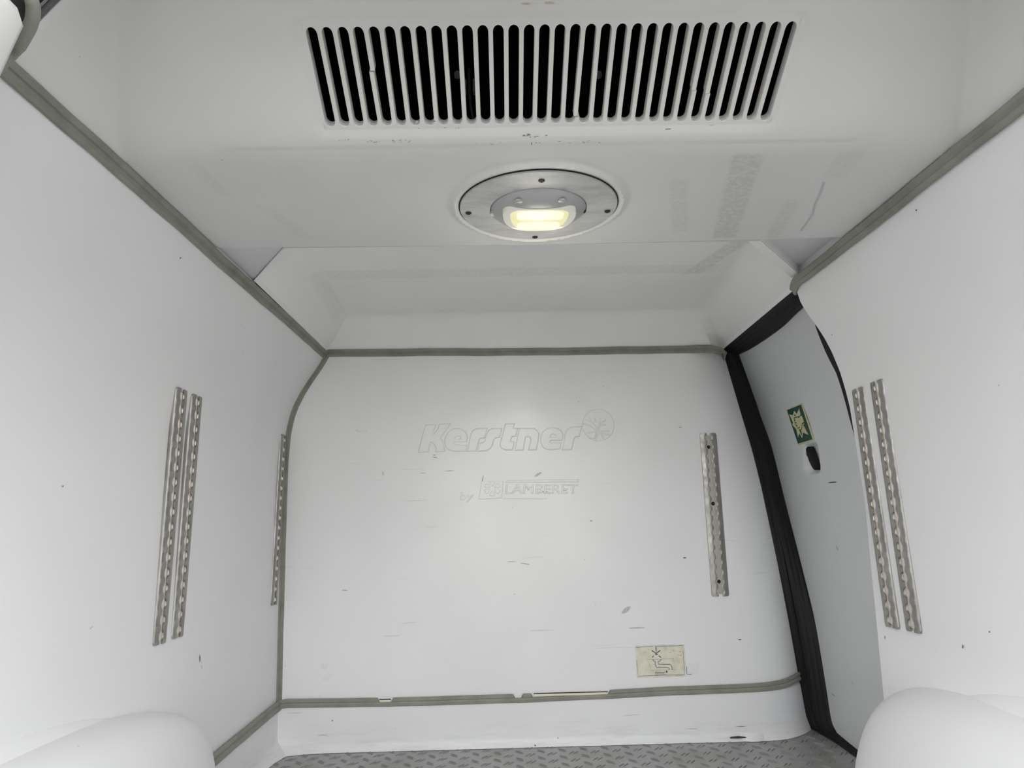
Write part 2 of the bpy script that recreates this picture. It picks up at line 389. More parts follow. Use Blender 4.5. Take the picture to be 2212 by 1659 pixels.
# ------------------------------------------------------------------ grey rubber corner profiles
SEC = [(-.0115, -.001), (-.0115, .003), (-.0095, .0046), (-.0030, .0048), (-.0008, .0026), (.0022, .0030), (.0045, .0048), (.0095, .0046), (.0115, .003), (.0115, -.001)]
SECLOW = [(-.0008, -.001), (-.0008, .000), (-.0007, .0005), (-.0006, .001), (-.0004, .0024), (.0022, .0030), (.0045, .0048), (.0095, .0046), (.0115, .003), (.0115, -.001)]
def sweep(pts, nrm, name, sec=SEC, wob=.0012, seed=0, cuts=(), scale=1.0):
    """path points, normals into the room; cuts = index ranges where the upper lip is torn away"""
    P = [np.array(p, float) for p in pts]; N = [np.array(q, float)/np.linalg.norm(q) for q in nrm]
    rnd = random.Random(seed); ph = [rnd.uniform(0, 6) for _ in range(3)]
    V = []; F = []; m = len(sec); L = 0
    for i, p in enumerate(P):
        if i: L += np.linalg.norm(P[i]-P[i-1])
        t = P[min(i+1, len(P)-1)]-P[max(i-1, 0)]; t /= np.linalg.norm(t)
        nn = N[i]-t*np.dot(N[i], t); nn /= np.linalg.norm(nn); b = np.cross(t, nn)
        wb = wob*(math.sin(L*9+ph[0])+.6*math.sin(L*23+ph[1])+.35*math.sin(L*51+ph[2]))
        sx = SECLOW if any(a <= i <= c for a, c in cuts) else sec
        for (u, h) in sx: V.append(tuple(p + b*(u*scale+wb*.6) + nn*h*scale))
    for i in range(len(P)-1):
        for j in range(m): F.append((i*m+j, i*m+(j+1) % m, (i+1)*m+(j+1) % m, (i+1)*m+j))
    F += [tuple(range(m)), tuple(range((len(P)-1)*m, len(P)*m))]
    return mk(name, V, F, M['trim'], smooth=35, kind='structure')
yy = np.linspace(.64, 2.15, 110)
sweep([(-.5405, y, .500) for y in yy], [(.86, 0, -.5)]*110, 'trim_1', seed=1, scale=1.05)
yy = np.linspace(.64, 1.548, 80)
sweep([(.6660 + .008*max(0, (y-1.50)/.05)**2, y, .4985 - .012*max(0, (y-1.50)/.05)**2) for y in yy], [(-.94, 0, -.34)]*80, 'trim_2', seed=2, scale=1.05)
xs = np.linspace(-.537, .66, 90); pts = [(x, YB-.001, ip(x, [-.54, .0, .69], [.506, .4985, .494])) for x in xs] + [(.69, 2.163, .492), (.705, 2.18, .490), (.716, 2.205, .487), (.719, 2.225, .484)]
sweep(pts, [(0, -1, -.25)]*90 + [(-.3, -1, -.2), (-.5, -.8, -.2), (-.8, -.5, 0), (-1, -.2, 0)], 'trim_3', seed=3)
zz = np.linspace(.498, -.508, 110)
sweep([(lx(z)+.004, YB-.003, z) for z in zz], [(.75, -.75, 0)]*110, 'trim_4', seed=4, scale=.92)
xs = list(np.linspace(-.65, .70, 240)); d5 = lambda x: .08*(max(0, x-.70)/.17)**2.2
xs += [.72, .74, .76, .78, .80, .82, .84, .855, .868]
pts = [(x, YB-.007+d5(x), ip(x, [-.65, -.62, -.35, .07, .288, .47, .70, .80, .87], [-.513, -.509, -.5125, -.5115, -.5075, -.5025, -.5005, -.4975, -.489])) for x in xs]
ci = lambda x: min(range(len(xs)), key=lambda i: abs(xs[i]-x))
t5 = sweep(pts, [(0, -1, 0)]*len(xs), 'trim_5', seed=5, wob=.0005, scale=1.0, cuts=((ci(-.364), ci(-.328)), (ci(.02), ci(.04)), (ci(.075), ci(.288))))
for (x0, x1) in ((-.362, -.330), (.075, .286)):
    zt = ip((x0+x1)/2, [-.35, .2], [-.5085, -.5035])
    V, F = boxvf(x0, x1, YB-.0075, YB-.006, zt-.004, zt+.0035); mk('exposed_foam', V, F, M['foam'], parent=t5)
    V, F = boxvf(x0, x1, YB-.0085, YB-.007, zt+.0022, zt+.0045); mk('open_gap', V, F, M['screwhole'], parent=t5)
yy = np.linspace(2.148, .62, 110)
sweep([(-.6435, y, -.512) for y in yy], [(1, 0, .15)]*110, 'trim_6', seed=6, scale=1.1)

# ------------------------------------------------------------------ wheel arches (part of each side liner)
def arch(parent, xw, sgn, yc, hy, P_, hz, pw=3.4, ey=3.4, zb=-.641):
    V = []; F = []; nu, nv = 64, 40
    for i in range(nu+1):
        a = math.pi*i/nu                       # along y
        for j in range(nv+1):
            b = math.pi/2*j/nv                 # from the wall crown down to the inner face
            def se(c, e): return math.copysign(abs(c)**e, c)
            ny, nx_ = 2/ey, 2/pw
            cy, sy = se(math.cos(a), ny), se(math.sin(a), ny)
            V.append((xw(zb+hz*.5) - sgn*0 + sgn*(-.012) + sgn*P_*sy*se(math.sin(b), nx_), yc - hy*cy, zb + hz*(sy**.75 if sy > 0 else 0)*se(math.cos(b), nx_)))
    for i in range(nu):
        for j in range(nv): F.append((i*(nv+1)+j, (i+1)*(nv+1)+j, (i+1)*(nv+1)+j+1, i*(nv+1)+j+1))
    return mk('wheel_arch', V, F, M['arch'], parent=parent, smooth=50)
arch(wl, lx, 1, .80, .833, .134, .347, 3.32, 2.74)
arch(wl, lx, 1, .80, .70, .052, .372, 2.4, 2.6)
arch(wr, rx, -1, .80, .745, .160, .334, 2.17, 4.4)
arch(wr, rx, -1, .80, .66, .050, .372, 2.4, 2.8)

# ------------------------------------------------------------------ side door with its seal
notch = [(-.641, 1.66), (.198, 1.738), (.245, 1.742), (.29, 1.7376), (.334, 1.737), (.385, 1.7423), (.418, 1.7365), (.453, 1.7241), (.53, 1.66)]
nz_, ny_ = [a for a, b in notch], [b for a, b in notch]
def rec(y, z):
    # moulded finger recess behind the emergency lever
    cy_ = 2.006 - (z-.14)*.20; u = (y-cy_)/.046; v = (z-.139)/.043
    d = max(abs(u), abs(v)); rr_ = (abs(u)**5+abs(v)**5)**.2
    t = min(1, max(0, (1.05-rr_)/.35)); t = t*t*(3-2*t)
    lipz = math.exp(-((rr_-1.12)/.07)**2)*.0008
    return .018*t - lipz
ysd = sorted(set([round(float(a), 4) for a in list(np.linspace(0, .22, 14)) + list(np.linspace(.23, .36, 70)) + list(np.linspace(.37, .70, 16))]))
zsd = sorted(set([round(float(a), 4) for a in list(np.linspace(-.64, .06, 40)) + list(np.linspace(.07, .21, 70)) + list(np.linspace(.22, .53, 40))]))
def dpan(u, z):
    y0 = float(ip(z, nz_, ny_)); y = y0 + u*(2.34-y0)/.70
    sag = .010*max(0, (y-2.02)/.25)**2
    return (doorx(z) + rec(y, z) + sag*0, y, z)
V, F = grid(ysd, zsd, dpan)
do = mk('door_1', V, F, M['panel'], smooth=60, kind='structure')
KA = [(.695, 1.45, .512), (.700, 1.60, .510), (.708, 1.9, .510), (.716, 2.15, .510), (.719, 2.23, .508), (.737, 2.23, .42), (.764, 2.23, .291), (.786, 2.23, .19), (.806, 2.23, .072), (.837, 2.23, -.168), (.856, 2.23, -.345), (.871, 2.23, -.51), (.878, 2.23, -.60), (.895, 2.235, -.640), (.905, 2.1, -.6405), (.903, 1.95, -.6405), (.90, 1.5, -.6405)]
KB = [(.773, 1.45, .515), (.773, 1.734, .502), (.779, 1.9, .492), (.779, 2.12, .491), (.776, 2.247, .497), (.822, 2.295, .407), (.852, 2.306, .30), (.873, 2.281, .183), (.888, 2.262, .03), (.905, 2.222, -.16), (.916, 2.183, -.34), (.921, 2.165, -.50), (.924, 2.156, -.595), (.924, 2.129, -.622), (.925, 2.013, -.632), (.925, 1.88, -.636), (.925, 1.5, -.638)]
A_ = smoothpath(KA[:5], 10)[:-1] + smoothpath(KA[4:14], 8)[:-1] + smoothpath(KA[13:], 10)
B_ = smoothpath(KB[:5], 10)[:-1] + smoothpath(KB[4:14], 8)[:-1] + smoothpath(KB[13:], 10)
V = []; F = []; ns = 34
for i, (a, b) in enumerate(zip(A_, B_)):
    a, b = np.array(a), np.array(b); t = np.array(A_[min(i+1, len(A_)-1)])-np.array(A_[max(0, i-1)])
    nn = np.cross(t, b-a); nn /= np.linalg.norm(nn)+1e-9
    if np.dot(nn, np.array([0, 1.2, 0])-a) < 0: nn = -nn
    for j in range(ns+1):
        s_ = j/ns; h = .0035*math.sin(math.pi*s_)*1.5 + .0016*abs(math.sin(s_*math.pi*5)) - .004*math.exp(-((s_-.33)/.02)**2)
        V.append(tuple(a+(b-a)*s_+nn*h))
for i in range(len(A_)-1):
    for j in range(ns): F.append((i*(ns+1)+j, i*(ns+1)+j+1, (i+1)*(ns+1)+j+1, (i+1)*(ns+1)+j))
se_ = mk('door_seal', V, F, M['seal'], parent=do, smooth=60)
# rear seal of the same door: black strip between door liner and the wall edge
zz = list(np.linspace(-.64, .53, 60))
V, F = grid([0, 1, 2, 3], zz, lambda u, z: (doorx(z) - [.0, .004, .004, .03][int(u)], float(ip(z, nz_, ny_)) - [-.002, .0, .05, .12][int(u)], z))
mk('door_seal', V, F, M['seal'], parent=do, smooth=60)
# lever
def lv(y, z, x): return (doorx(z)+x, y, z)
lp = [(2.021, .171), (2.0135, .173), (2.007, .168), (2.000, .150), (1.9965, .128), (1.991, .113), (1.9935, .106), (2.0015, .105), (2.0085, .1135), (2.0175, .131), (2.0205, .145), (2.0265, .152), (2.0235, .158)]
n = len(lp); V = []; F = []
c_ = np.mean(np.array(lp), 0)
for (s_, x) in ((1, .014), (1, -.002), (.86, -.006)):
    for (y, z) in lp: V.append((doorx(z)+x, c_[0]+(y-c_[0])*s_, c_[1]+(z-c_[1])*s_))
for r in range(2):
    for i in range(n): F.append((r*n+i, r*n+(i+1) % n, (r+1)*n+(i+1) % n, (r+1)*n+i))
F += [tuple(range(n)), tuple(range(2*n, 3*n))]
lev = mk('release_lever', V, F, M['seal'], parent=do, smooth=40); lev['label'] = 'black emergency release lever in its recess'
V, F = join([tubevf([lv(2.019, .160, -.004), lv(1.998, .112, -.004)], .0022, 8), tubevf([lv(2.026, .1555, .0), lv(2.018, .158, -.003)], .003, 8)])
mk('grip_rib', V, F, M['seal'], parent=lev, smooth=60)

# ------------------------------------------------------------------ evaporator housing with grille
XC = .067
PITCH = .01930; NS = 32; X0 = -.2262; RS = .00675; SLATW = PITCH-2*RS
YT, YBt = .7840, .8995         # slot ends (apex), along the slope
TH = math.tan(math.radians(30)); YCR = .930; ZF = .510
def seamx(s): return -.5345 if s < 0 else .668
def zslope(y): return ZF + (YCR-y)*TH
def smin(a, b, k_): h = max(0, min(1, .5+.5*(b-a)/k_)); return b*(1-h)+a*h - k_*h*(1-h)
def house(x, y, detail=True):
    z = zslope(y); r = .022
    zz_ = -smin(-z, -ZF, r)+0 if True else z
    zc_ = zz_
    dl = min(x-seamx(-1), seamx(1)-x)
    zs_ = ZF + max(0, dl)*1.28
    z = smin(zc_, zs_, .012) if y < YCR+.02 else zc_
    z = max(z, ZF-.0005)
    if detail:
        # recessed grille field with rounded corners
        ux = max(0, abs(x-.0725)-.301); uy = max(0, abs(y-.841)-.050)
        d = math.hypot(ux, uy) - .0155
        if -.01 < d < .006: z += 0
        z += .0030/(1+math.exp(d/.0016)) + .0022*math.exp(-((d)/.0026)**2)
        # raised moulding round the dome lamp
        r_ = math.hypot(x-.0685, (y-1.115))
        z -= .0050*math.exp(-((r_-.1405)/.0055)**2)
        z -= .002/(1+math.exp((r_-.149)/.0015))
        # shallow raised centre panel edge
        e = (abs(x-XC)-.485 + .25*max(0, y-.80))
        if y < YCR: z -= .0012/(1+math.exp(e/.003))
    return z
GX0, GX1 = X0-PITCH/2, X0+(NS-1)*PITCH+PITCH/2
GY0, GY1 = YT-.004, YBt+.004
xs = sorted(set([-.5345, .668, GX0, GX1] + list(np.arange(-.5345, .668, .0045))))
xs = [x for x in xs if not (abs(x-GX0) < .0015 and x != GX0) and not (abs(x-GX1) < .0015 and x != GX1)]
yf = 1.282
ys_ = sorted(set([.715, GY0, GY1, yf] + list(np.arange(.715, yf, .0045))))
ys_ = [y for y in ys_ if not (abs(y-GY0) < .0015 and y != GY0) and not (abs(y-GY1) < .0015 and y != GY1)]
def hv(x, y):
    ye = y + (.010*(1-((x-XC)/.6)**2))*max(0, (y-1.2)/.08) - .002
    return (x, ye, house(x, y))
V, F = grid(xs, ys_, hv); n = len(ys_)
F2 = []
for i in range(len(xs)-1):
    for j in range(len(ys_)-1):
        if xs[i] >= GX0-1e-6 and xs[i+1] <= GX1+1e-6 and ys_[j] >= GY0-1e-6 and ys_[j+1] <= GY1+1e-6: continue
        F2.append((i*n+j, (i+1)*n+j, (i+1)*n+j+1, i*n+j+1))
F = F2
# front edge, rear lip turned up
nV = len(V); m = len(xs)
for i in range(m): v = V[i*n+n-1]; V.append((v[0], v[1]+.001, v[2]+.02))
for i in range(m-1): F.append((i*n+n-1, (i+1)*n+n-1, nV+i+1, nV+i))
nV = len(V); nVg = nV
for (dy, dz) in ((-.004, .003), (-.005, .010), (-.003, .03)):
    for i in range(m): v = V[i*n]; V.append((v[0], v[1]+dy, v[2]+dz))
for i in range(m-1): F.append((i*n, (i+1)*n, nV+i+1, nV+i))
for r in range(2):
    for i in range(m-1): F.append((nV+r*m+i, nV+r*m+i+1, nV+(r+1)*m+i+1, nV+(r+1)*m+i))
gpts = [(v[0], v[1]-.004, v[2]+.004) for v in V[nVg:nVg+m]]
# scalloped ends of the slots, with the thickness of the moulding
DEP = .015; nrm = (0, .5, .866)
def scal(x, top):
    k_ = (x-X0)/PITCH; dx = abs(k_-round(k_))*PITCH; k_ = round(k_)
    if dx >= RS or k_ < 0 or k_ >= NS: base = RS
    else: base = RS-math.sqrt(RS*RS-dx*dx)
    return (YT+base) if top else (YBt-base)
sx_ = []
for i in range(NS):
    c = X0+i*PITCH
    for a in np.linspace(-math.pi/2, math.pi/2, 13): sx_.append(c+RS*math.sin(a))
sx_ = [GX0] + sx_ + [GX1]
for top in (True, False):
    rows = []
    for x in sx_:
        yy_ = scal(x, top); yo = GY0 if top else GY1
        o_ = (x, yo-.002, house(x, yo)); i_ = (x, yy_-.002, house(x, yy_, True)); ib = tuple(np.array(i_)+np.array(nrm)*.0012+np.array((0, .0008 if top else -.0008, 0)))
        rows.append([o_, tuple((np.array(o_)+np.array(i_))/2), i_, ib, tuple(np.array(i_)+np.array(nrm)*DEP)])
    nv = len(V)
    for r in rows: V += r
    for i in range(len(rows)-1):
        for j in range(4): F.append((nv+i*5+j, nv+(i+1)*5+j, nv+(i+1)*5+j+1, nv+i*5+j+1))
for gx, s_ in ((GX0, 1), (GX1, -1)):   # side cheeks
    xe = gx + s_*(PITCH/2-RS); nv = len(V)
    for y in (YT+RS, YBt-RS):
        z0 = house(gx, y); V += [(gx, y-.002, z0), (xe, y-.002, z0), (xe, y-.002+DEP*.5, z0+DEP*.866)]
    F += [(nv, nv+1, nv+4, nv+3), (nv+1, nv+2, nv+5, nv+4)]
eh = thing('evaporator_housing', 'white moulded evaporator cover with long slotted air grille under the roof', 'air vent', (XC, 1.0, .51))
hs = mk('cover', V, F, M['house'], parent=eh, smooth=32)
V, F = tubevf(gpts[::4], .0035, 8); mk('edge_shade_strip', V, F, M['edgeshade'], parent=eh, smooth=60)  # added dark strip, stands in for the shade along the cover's rear edge
def slatvf(x, y0, y1, dx0=0, dx1=0):
    V = []
    for (y, dx) in ((y0, dx0), (y1, dx1)):
        z = house(x, y)
        for (u, d) in ((-SLATW/2, 0.0008), (-SLATW/2+.0009, 0), (SLATW/2-.0009, 0), (SLATW/2, .0008), (SLATW/2, DEP), (-SLATW/2, DEP)):
            V.append((x+u+dx, y-.002+d*nrm[1], z+d*nrm[2]))
    return V, [tuple(range(6)), tuple(range(11, 5, -1))] + [(i, (i+1) % 6, 6+(i+1) % 6, 6+i) for i in range(6)]
y0, y1 = YT+RS-.0045, YBt-RS+.0045
for i in range(NS-1):
    x = X0+(i+.5)*PITCH
    if i == 3: vf = join([slatvf(x, y0, .832, 0, .0008), slatvf(x, .8335, y1, -.0010, 0)])
    elif i == 17: vf = join([slatvf(x, y0, .8895, 0, -.0022), slatvf(x, .8912, y1, .0004, 0)])
    elif i in (25, 26): vf = join([slatvf(x, y0, .86+.004*(i-25), 0, -.0006), slatvf(x, .8605+.004*(i-25), y1, .0006, 0)])
    else: vf = slatvf(x, y0, y1)
    o = mk('slat', *vf, M['slat'], parent=eh)
    if i in (3, 17): o['label'] = 'slat cracked through'
# black duct behind the grille
cheek = [(.745, zslope(.745)+.012), (.925, ZF+.018), (1.02, ZF+.018), (1.02, .785), (.745, .785)]
V, F = join([boxvf(GX0-.02, GX1+.02, 1.02, 1.025, ZF+.018, .785), boxvf(GX0-.02, GX1+.02, .745, 1.02, .78, .785), prism(cheek, 'yz', GX0-.012, GX0-.006), prism(cheek, 'yz', GX1+.006, GX1+.012),
             boxvf(GX0-.02, GX1+.02, .745, .75, zslope(.745)+.012, .785), boxvf(GX0-.02, GX1+.02, .925, 1.02, ZF+.018, ZF+.022)])
mk('duct', V, F, M['void'], parent=eh)
for (x, z) in ((-.0554, .6433), (.1538, .640)):
    V, F = place(lathe([(.0001, -.003), (.004, -.0028), (.0052, -.0005), (.0054, .004)], 16), lambda a, b, c: (x+a, .95+c, z+b)); mk('bolt', V, F, M['dimgrey'], parent=eh, smooth=50)
V, F = tubevf(smoothpath([(-.038, .95, .652), (-.038, .95, .62), (-.037, .95, .60), (-.033, .95, .57), (-.027, .96, .545)], 6), .0024, 8); cb = mk('cable', V, F, M['cable'], parent=eh, smooth=60)
for dx in (-.006, .007):
    V, F = boxvf(-.038+dx-.0018, -.038+dx+.0018, .945, .953, .61, .632); mk('connector_clip', V, F, M['dimgrey'], parent=cb)
for pts in ([(.381, .95, .614), (.389, .95, .615), (.395, .95, .622)], [(.381, .952, .611), (.392, .952, .616), (.397, .95, .612)], [(.388, .95, .626), (.392, .95, .616)]):
    V, F = tubevf(smoothpath(pts, 5), .0011, 6); mk('wire', V, F, M['wire'], parent=eh, smooth=60)
for (x, y) in ((-.098, .745), (.235, .745)):
    z = house(x, y); V, F = place(lathe([(.014, .001), (.013, -.001), (.010, -.0022), (.0001, -.0026)], 24), lambda a, b, c: (x+a, y+b*.86-c*.5*0, z-b*.5+c)); mk('screw_cap', V, F, M['house'], parent=eh, smooth=50)
# dirt specks and stains along the lower rim of the grille
rs = random.Random(5)
sp = []
def flatmark(x, y, L, wd, ang, off=.0007):
    pts = []
    for a in range(8):
        th = 2*math.pi*a/8; u, v = L/2*math.cos(th)*(1+.25*rs.uniform(-1, 1)), wd/2*math.sin(th)*(1+.3*rs.uniform(-1, 1))
        X_, Y_ = x+u*math.cos(ang)-v*math.sin(ang), y+u*math.sin(ang)+v*math.cos(ang)
        pts.append((X_, Y_-.002, house(X_, Y_)-off))
    return pts, [tuple(range(8))]
for (xa, xb, y, nn_, s_) in ((-.18, -.12, .918, 14, .0024), (-.13, -.03, .903, 8, .002), (.03, .075, .9125, 12, .004), (.05, .15, .924, 9, .003), (-.03, .03, .924, 5, .002), (-.24, -.2, .916, 5, .0015), (.2, .3, .907, 5, .0015)):
    for _ in range(nn_): sp.append(flatmark(rs.uniform(xa, xb), y+rs.uniform(-.002, .002), s_*rs.uniform(.4, 1.3), .0009, rs.uniform(-.3, .3)))
V, F = join(sp); o = mk('dirt_specks', V, F, M['scuff'], parent=eh); o['kind'] = 'stuff'
for (x, y, L, wd, m_) in ((-.108, .8935, .004, .003, 'rust'), (-.084, .893, .003, .0015, 'scuff'), (.065, .893, .0025, .0015, 'scuffdark'), (.24, .9075, .009, .0022, 'scuff'), (.27, .906, .010, .0024, 'scuff'), (.30, .905, .009, .0022, 'scuff'), (.04, .7605, .012, .002, 'rust'), (.068, .7600, .012, .002, 'rust'), (.05, .925, .001, .006, 'scuffdark')):
    V, F = flatmark(x, y, L, wd, 0); mk('stain', V, F, M[m_], parent=eh)
V, F = [], []
for (pts) in ([(.520, 1.045), (.531, 1.08), (.542, 1.13), (.556, 1.17), (.566, 1.245)],):
    a, b = strip2d(pts, .0035); V += [(p[0], p[1], house(p[0], p[1])-.0006) for p in a]; F += b
mk('scratch', V, F, M['scuffpale'], parent=eh)
# old sticker outlines left on the cover
for pts in ([(-.345, .828), (-.325, .818), (-.318, .823), (-.309, .821)], [(-.349, .842), (-.329, .838), (-.312, .846)], [(-.349, .842), (-.341, .857), (-.310, .848)]):
    a, b = strip2d(pts, .0012); mk('glue_trace', [(p[0], p[1], house(p[0], p[1])-.0008) for p in a], b, M['scuffpale'], parent=eh)

# ------------------------------------------------------------------ dome lamp
LX_, LY_, LZ_ = .0685, 1.117, .5075
dl = thing('dome_light', 'round silver dome lamp with lit yellow lens behind the grille', 'ceiling light', (LX_, LY_, LZ_))
def L(a, b, c): return (LX_+a, LY_+b, LZ_+c)
prof = [(.1315, .004), (.1315, -.0025), (.1305, -.0038), (.0815, -.0052), (.0805, -.004), (.0805, .004)]
mk('mounting_ring', *place(lathe(prof, 96), L), M['plate'], parent=dl, smooth=40)
mk('ring_shadow_gap', *place(lathe([(.1335, .003), (.1335, -.0012), (.1310, -.0012)], 96), L), M['screwhole'], parent=dl, smooth=40)
DY = .018
def domez(r): return -.0045 - .0195*(1-(min(r, .0795)/.0795)**5.0)
prof = [(.0795, .002)] + [(r, domez(r)) for r in (.0795, .0785, .076, .072, .066, .058, .05, .04, .03, .02, .01, .0001)]
hb = mk('lamp_body', *place(lathe(prof, 72), L), M['dome'], parent=dl, smooth=40)
# lens: straight rear edge, rounded front edge
def lens_outline(y0, y1, hw, r, k_=1.0):
    pts = []
    for t in np.linspace(0, 1, 9): pts.append((-hw+r-r*math.cos(t*math.pi/2)*1.0, y0+r-r*math.sin(t*math.pi/2)))
    pts = [( -hw + r*(1-math.cos(t)), y0 + r*(1-math.sin(t))) for t in np.linspace(0, math.pi/2, 8)]
    pts += [( hw - r*(1-math.sin(t)), y0 + r*(1-math.cos(t))) for t in np.linspace(0, math.pi/2, 8)]
    m_ = []
    for t in np.linspace(0, math.pi, 25):
        c = math.cos(t); m_.append((hw*(abs(c)**.62)*(1 if c > 0 else -1), y0+r+(y1-y0-r)*(math.sin(t)**.9)))
    return pts + m_[1:-1]
def dpt(x, y, off): return L(x, y, domez(math.hypot(x, y))-off)
def dome_patch(outline, off, name, m_, par):
    c = np.mean(np.array(outline), 0); n = len(outline); V = []; F = []
    R_ = 8
    for q in range(R_+1):
        s_ = 1-max(0, q-1)/R_*.98
        for p in outline: V.append(L(c[0]+(p[0]-c[0])*s_, c[1]+(p[1]-c[1])*s_, -.0240-off if q > 0 else -.014))
    for q in range(R_):
        for i in range(n): F.append((q*n+i, q*n+(i+1) % n, (q+1)*n+(i+1) % n, (q+1)*n+i))
    F.append(tuple(range(R_*n, (R_+1)*n)))
    return mk(name, V, F, m_, parent=par, smooth=40)
le = dome_patch(lens_outline(-.043, .043, .0600, .018), .0004, 'lens', M['lensend'], dl)
dome_patch(lens_outline(-.041, .041, .048, .016), .0006, 'lit_panel', M['lens'], le)
def rr(x0, x1, y0, y1, r):
    P = []
    for (cx, cy, a0) in ((x0+r, y0+r, 180), (x1-r, y0+r, 270), (x1-r, y1-r, 0), (x0+r, y1-r, 90)):
        for t in range(6): a = math.radians(a0+90*t/5); P.append((cx+r*math.cos(a), cy+r*math.sin(a)))
    return P
dome_patch(rr(-.037, .040, -.037, -.003, .010), .0009, 'led_strip', M['led'], le)
dome_patch(rr(-.036, .036, .005, .035, .010), .0009, 'led_strip', M['led'], le)
for sx2 in (-1, 1):
    x, y = .035*sx2, -.057
    V, F = place(lathe([(.0072, .001), (.0070, -.0014), (.0058, -.0022), (.0001, -.0024)], 24), lambda a, b, c: L(x+a, y+b, domez(math.hypot(x, y))+c)); mk('button', V, F, M['dome'], parent=dl, smooth=40)
for (x, y) in ((.0683-.0685, 1.012-1.117), (.186-.0685, 1.128-1.117), (.068-.0685, 1.236-1.117), (-.049-.0685, 1.126-1.117)):
    V, F = place(lathe([(.0052, -.003), (.0050, -.0058), (.0036, -.0066), (.0024, -.0064), (.0018, -.0052), (.0001, -.0050)], 20), lambda a, b, c: L(x+a, y+b, c)); s_ = mk('screw', V, F, M['screw'], parent=dl, smooth=40)
    V, F = place(lathe([(.0020, -.0068), (.0001, -.0068)], 10), lambda a, b, c: L(x+a, y+b, c)); mk('screw_recess', V, F, M['screwhole'], parent=s_)
V, F = boxvf(LX_-.080, LX_-.0735, LY_+.004, LY_+.016, LZ_-.0085, LZ_-.004); mk('white_clip', V, F, M['paint'], parent=dl)
V, F = boxvf(LX_+.0765, LX_+.0800, LY_+.004, LY_+.011, LZ_-.0075, LZ_-.004); mk('clip_slot', V, F, M['screwhole'], parent=dl)
# the light it gives
ld = bpy.data.lights.new('dome_light_glow', 'AREA'); ld.shape = 'RECTANGLE'; ld.size = .09; ld.size_y = .06; ld.energy = LAMP_W; ld.color = (1, .93, .68)
lo = bpy.data.objects.new('lamp_glow', ld); C.objects.link(lo); lo.parent = dl; lo.location = (0, .01, -.034); lo.rotation_euler = (math.radians(28), 0, 0)

pd_ = bpy.data.lights.new('dome_light_spill', 'POINT'); pd_.energy = 0.22; pd_.color = (1, .96, .84); pd_.shadow_soft_size = .04
po = bpy.data.objects.new('lamp_spill', pd_); C.objects.link(po); po.parent = dl; po.location = (0, .05, -.085)
sd_ = bpy.data.lights.new('dome_light_beam', 'SPOT'); sd_.energy = 4.5; sd_.color = (1, .97, .86); sd_.spot_size = math.radians(36); sd_.spot_blend = 1.0; sd_.shadow_soft_size = .03
so = bpy.data.objects.new('lamp_beam', sd_); C.objects.link(so); so.parent = dl; so.location = (0, .02, -.036)
so.rotation_euler = (Vector((.05, 2.15, .045))-Vector((.0685, 1.137, .4715))).to_track_quat('-Z', 'Y').to_euler()

